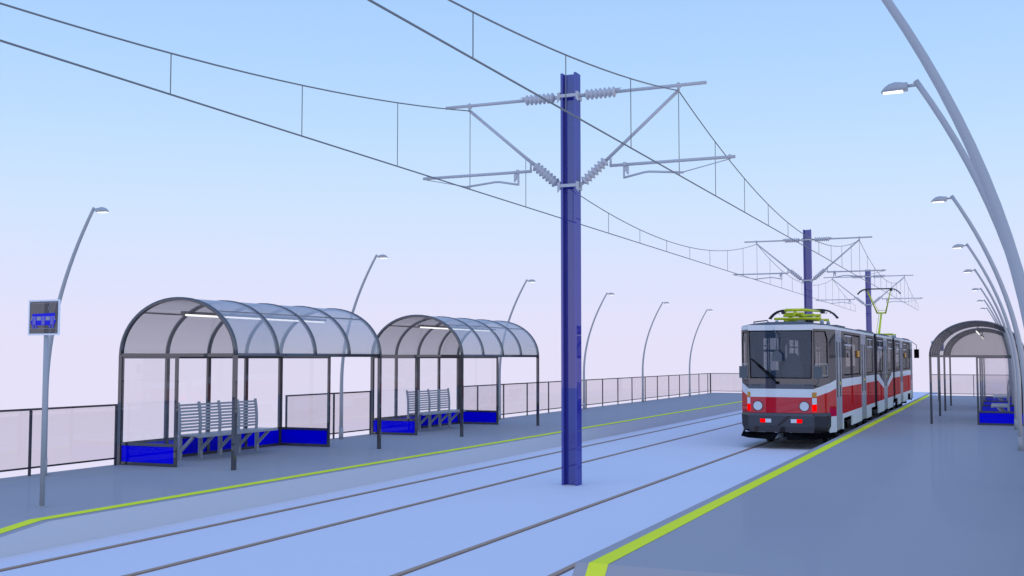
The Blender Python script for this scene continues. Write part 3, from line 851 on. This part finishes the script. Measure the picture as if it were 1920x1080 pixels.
# bogies with wheels
for y in (30.87, 37.75, 45.35, 52.23):
    mb = MB()
    for s in (-1, 1):
        mb.box(s*.88, s*1.0, Yl(y-1.15), Yl(y+1.15), .30, .46, 't_black'); mb.box(s*.80, s*1.02, Yl(y-.3), Yl(y+.3), .22, .50, 't_black')
    mb.box(-.85, .85, Yl(y-.2), Yl(y+.2), .28, .44, 't_black')
    bg = mb.build('bogie', tram)
    for dy in (-.88, .88):
        mb = MB(); 
        for s in (-1, 1): mb.tube([(s*.66, Yl(y+dy), .325), (s*.79, Yl(y+dy), .325)], .315, 't_bumper', 24)
        mb.tube([(-.66, Yl(y+dy), .325), (.66, Yl(y+dy), .325)], .07, 't_bumper', 12)
        mb.build('wheel_set', bg)
# cab interior and saloon
for sgn in (1, -1):
    mb = MB(); yb = Yl(29.95)
    def pl(x0, x1, z0, z1, key='t_seat'):
        xa, xb = sorted((sgn*x0, sgn*x1)); mb.box(xa, xb, sgn*yb-.015, sgn*yb+.015, z0, z1, key)
    pl(-1.1, 1.1, .86, 1.25); pl(-1.1, 1.1, 2.72, 2.84); pl(-1.1, -.86, 1.25, 2.72); pl(-.42, -.30, 1.25, 2.72); pl(.25, .34, 1.25, 2.72); pl(.66, 1.1, 1.25, 2.72)
    pl(-.86, -.42, 2.36, 2.42); pl(.34, .66, 2.36, 2.42)
    mb.build('cab_bulkhead', tram)
    mb = MB()
    mb.loft([[RR(sgn, x*w, Yl(29.35)+dy, z) for x, dy in ((-.26, -.05), (.26, -.05), (.26, .05), (-.26, .05))] for z, w, dy0 in ((1.30, 1, 0), (1.9, 1.0, 0), (2.05, .8, 0), (2.25, .5, 0), (2.32, .3, 0))], 't_inner', True)
    mb.box(*sorted((sgn*-.27, sgn*.27)), *sorted((sgn*Yl(28.9), sgn*Yl(29.4))), 1.22, 1.32, 't_inner')
    mb.tube([RR(sgn, 0, Yl(29.15), .9), RR(sgn, 0, Yl(29.15), 1.22)], .06, 't_black', 10)
    mb.build('driver_seat', tram)
    mb = MB(); mb.slab([RR(sgn, -.72, Yl(27.75), 1.5), RR(sgn, .72, Yl(27.75), 1.5), RR(sgn, .72, Yl(28.35), 1.62), RR(sgn, -.72, Yl(28.35), 1.62)], (0, 0, -.05), 't_seat'); mb.build('dashboard', tram)
for s in (-1, 1):
    for y in (30.6, 31.5, 32.4, 33.2, 36.0, 36.8, 39.2, 40.0, 43.1, 43.9, 46.2, 47.0, 49.9, 50.7, 51.6, 52.5):
        mb = MB()
        mb.box(s*.62, s*1.06, Yl(y)-.2, Yl(y)+.2, 1.25, 1.31, 't_seat'); mb.box(s*.62, s*1.06, Yl(y)+.18, Yl(y)+.22, 1.25, 1.85, 't_seat')
        mb.tube([(s*.84, Yl(y), .86), (s*.84, Yl(y), 1.25)], .03, 't_black', 8)
        mb.build('passenger_seat', tram)
    for y in (30.05, 33.95, 35.5, 40.8, 42.3, 47.6, 49.15, 53.1):
        mb = MB(); mb.tube([(s*.72, Yl(y), .86), (s*.72, Yl(y), 2.84)], .017, 'orange' if int(y) % 2 else 'lime', 8); mb.build('grab_pole', tram)
    for y in (33.25, 50.2):
        mb = MB(); mb.box(s*(HW-.004), s*(HW+.035), Yl(y)-.16, Yl(y)+.16, 2.22, 2.40, 'validator'); mb.box(s*(HW-.004), s*(HW+.012), Yl(y)-.19, Yl(y)+.19, 2.20, 2.22, 't_black'); mb.build('ticket_validator', tram)  # saloon ticket validators, moved outside the tinted panes so their orange stays visible
# pantographs
def pantograph(y, raised, sgn):
    pr = MB()
    def Q(x, dy, z): return (sgn*x, Yl(y) + sgn*dy, z)
    zb = 3.235
    for dy in (-1.0, .42): pr.tube([Q(-.60, dy, zb), Q(.62, dy, zb)], .035, 'lime', 10)
    for x in (-.30, .30): pr.tube([Q(x, -1.0, zb), Q(x, .42, zb)], .026, 'lime', 10)
    root = pr.build('pantograph', tram)
    ci = []
    for x in (-.58, .60):
        for dy in (-.75, .42):
            mb = MB(); rr = []; pp = []
            for i in range(5):
                z0 = 2.99 + i*.044
                pp += [Q(x, dy, z0), Q(x, dy, z0+.036)]; rr += [.085-.009*i, .066-.007*i]
            mb.tube(pp, rr, 'sky_cone', 12); mb.build('insulator', root)
    mb = MB()
    if raised:
        kn = (0, -1.0, 4.22); zt = 5.255
        mb.tube([Q(0, .30, zb+.02), Q(*kn)], [.05, .042], 'lime', 10)
        mb.tube([Q(.12, .30, zb-.02), Q(.1, -.95, 4.16)], .012, 'lime', 8)
        mb.tube([Q(-.20, kn[1], kn[2]), Q(.20, kn[1], kn[2])], .036, 'lime', 10)
        for s in (-1, 1): mb.tube([Q(s*.18, kn[1], kn[2]), Q(s*.50, 0, zt-.06)], [.036, .022], 'lime', 10)
        mb.tube([Q(-.16, kn[1], kn[2]+.12), Q(.16, kn[1], kn[2]+.12)], .012, 'lime', 8)
        mb.tube([Q(.1, kn[1], kn[2]+.05), Q(.46, -.05, zt-.1)], .009, 'lime', 6)
        hz = zt
    else:
        kn = (0, -1.35, 3.45)
        mb.tube([Q(0, .40, zb+.05), Q(0, kn[1], kn[2]-.08)], [.05, .045], 'lime', 10)
        mb.tube([Q(.14, .40, zb+.02), Q(.12, kn[1]+.1, kn[2]-.12)], .014, 'lime', 8)
        mb.tube([Q(-.24, kn[1], kn[2]), Q(.24, kn[1], kn[2])], .042, 'lime', 10)
        mb.tube([Q(-.24, kn[1]+.03, kn[2]-.09), Q(.24, kn[1]+.03, kn[2]-.09)], .030, 'lime', 10)
        for s in (-1, 1): mb.tube([Q(s*.22, kn[1], kn[2]), Q(s*.48, 0, 3.46)], [.042, .024], 'lime', 10)
        for s in (-1, 1): mb.tube([Q(s*.36, -.7, zb+.11), Q(s*.36, .30, zb+.10)], .036, 'lime', 10)
        mb.tube([Q(-.5, -.2, zb+.11), Q(.5, -.2, zb+.11)], .036, 'lime', 10)
        mb.tube([Q(.12, -.25, 3.17), Q(.30, -.25, 3.17)], .085, 'head', 14)
        mb.box(*sorted((sgn*-.12, sgn*.06)), *sorted((Yl(y)-sgn*.35, Yl(y)-sgn*.15)), 3.09, 3.24, 'galv')
        hz = 3.50
    mb.build('arms', root)
    mb = MB()
    for dy in (-.11, .11):
        pts = [(-.90, hz-.235), (-.885, hz-.20), (-.80, hz-.11), (-.68, hz-.035), (-.55, hz-.004), (-.45, hz), (.45, hz), (.55, hz-.004), (.68, hz-.035), (.80, hz-.11), (.885, hz-.20), (.90, hz-.235)]
        mb.tube([Q(x, dy, z) for x, z in pts], [.03]+[.022]*10+[.03], 'head', 8)
    for s in (-1, 1):
        mb.box(*sorted((sgn*s*.47, sgn*s*.57)), Yl(y)-.12, Yl(y)+.12, hz-.10, hz-.01, 'head')
        for xx in (.66, .76): mb.tube([Q(s*xx, -.11, hz-.05), Q(s*(xx-.04), -.11, hz-.12)], .008, 'head', 6)
    mb.build('collector_head', root)
pantograph(31.15, False, 1)
pantograph(51.95, True, -1)

# ------------------------------------------------------------------ world, sun
w = bpy.data.worlds.new('World'); scene.world = w; w.use_nodes = True
n = w.node_tree.nodes; l = w.node_tree.links; n.clear()
out = n.new('ShaderNodeOutputWorld'); bg = n.new('ShaderNodeBackground')
tc = n.new('ShaderNodeTexCoord'); sx = n.new('ShaderNodeSeparateXYZ'); mr = n.new('ShaderNodeMapRange')
mr.inputs['From Min'].default_value = -1; mr.inputs['From Max'].default_value = 1
cr = n.new('ShaderNodeValToRGB'); cr.color_ramp.interpolation = 'LINEAR'
stops = [(-1.0, (.775, .745, .93)), (0.0, (.790, .760, .955)), (.030, (.780, .765, .965)), (.081, (.715, .775, .995)), (.129, (.640, .785, 1.0)),
         (.184, (.545, .748, 1.0)), (.25, (.455, .685, 1.0)), (.309, (.400, .630, 1.0)), (.55, (.24, .47, 1.0)), (1.0, (.13, .36, 1.0))]
el = cr.color_ramp.elements
while len(el) > 1: el.remove(el[-1])
for i, (s, c) in enumerate(stops):
    e = el[0] if i == 0 else el.new((s+1)/2)
    e.position = (s+1)/2; e.color = (*c, 1)
l.new(tc.outputs['Generated'], sx.inputs[0]); l.new(sx.outputs['Z'], mr.inputs['Value']); l.new(mr.outputs['Result'], cr.inputs['Fac'])
l.new(cr.outputs['Color'], bg.inputs['Color']); bg.inputs['Strength'].default_value = 1.0
l.new(bg.outputs[0], out.inputs['Surface'])

sd = bpy.data.lights.new('Sun', 'SUN'); sd.energy = 0.5; sd.angle = radians(90); sd.color = (1.0, .86, .74)
so = bpy.data.objects.new('Sun', sd); COL.objects.link(so); so.rotation_euler = (radians(38), 0, radians(22))

# ------------------------------------------------------------------ camera
cd = bpy.data.cameras.new('Camera'); cd.sensor_width = 36; cd.lens = 2100/1920*36
cd.clip_start = 0.05; cd.clip_end = 3000
co = bpy.data.objects.new('Camera', cd); COL.objects.link(co)
co.location = (0, 0, 2.2); co.rotation_euler = (radians(90+3.5695), 0, radians(23.5943))
scene.camera = co

scene.view_settings.view_transform = 'Standard'; scene.view_settings.look = 'None'
scene.view_settings.exposure = 0; scene.view_settings.gamma = 1
scene.render.resolution_x = 1024; scene.render.resolution_y = 576
cy = scene.cycles
cy.max_bounces = 10; cy.transparent_max_bounces = 40; cy.glossy_bounces = 4; cy.diffuse_bounces = 4
cy.use_denoising = True; cy.caustics_reflective = False; cy.caustics_refractive = False
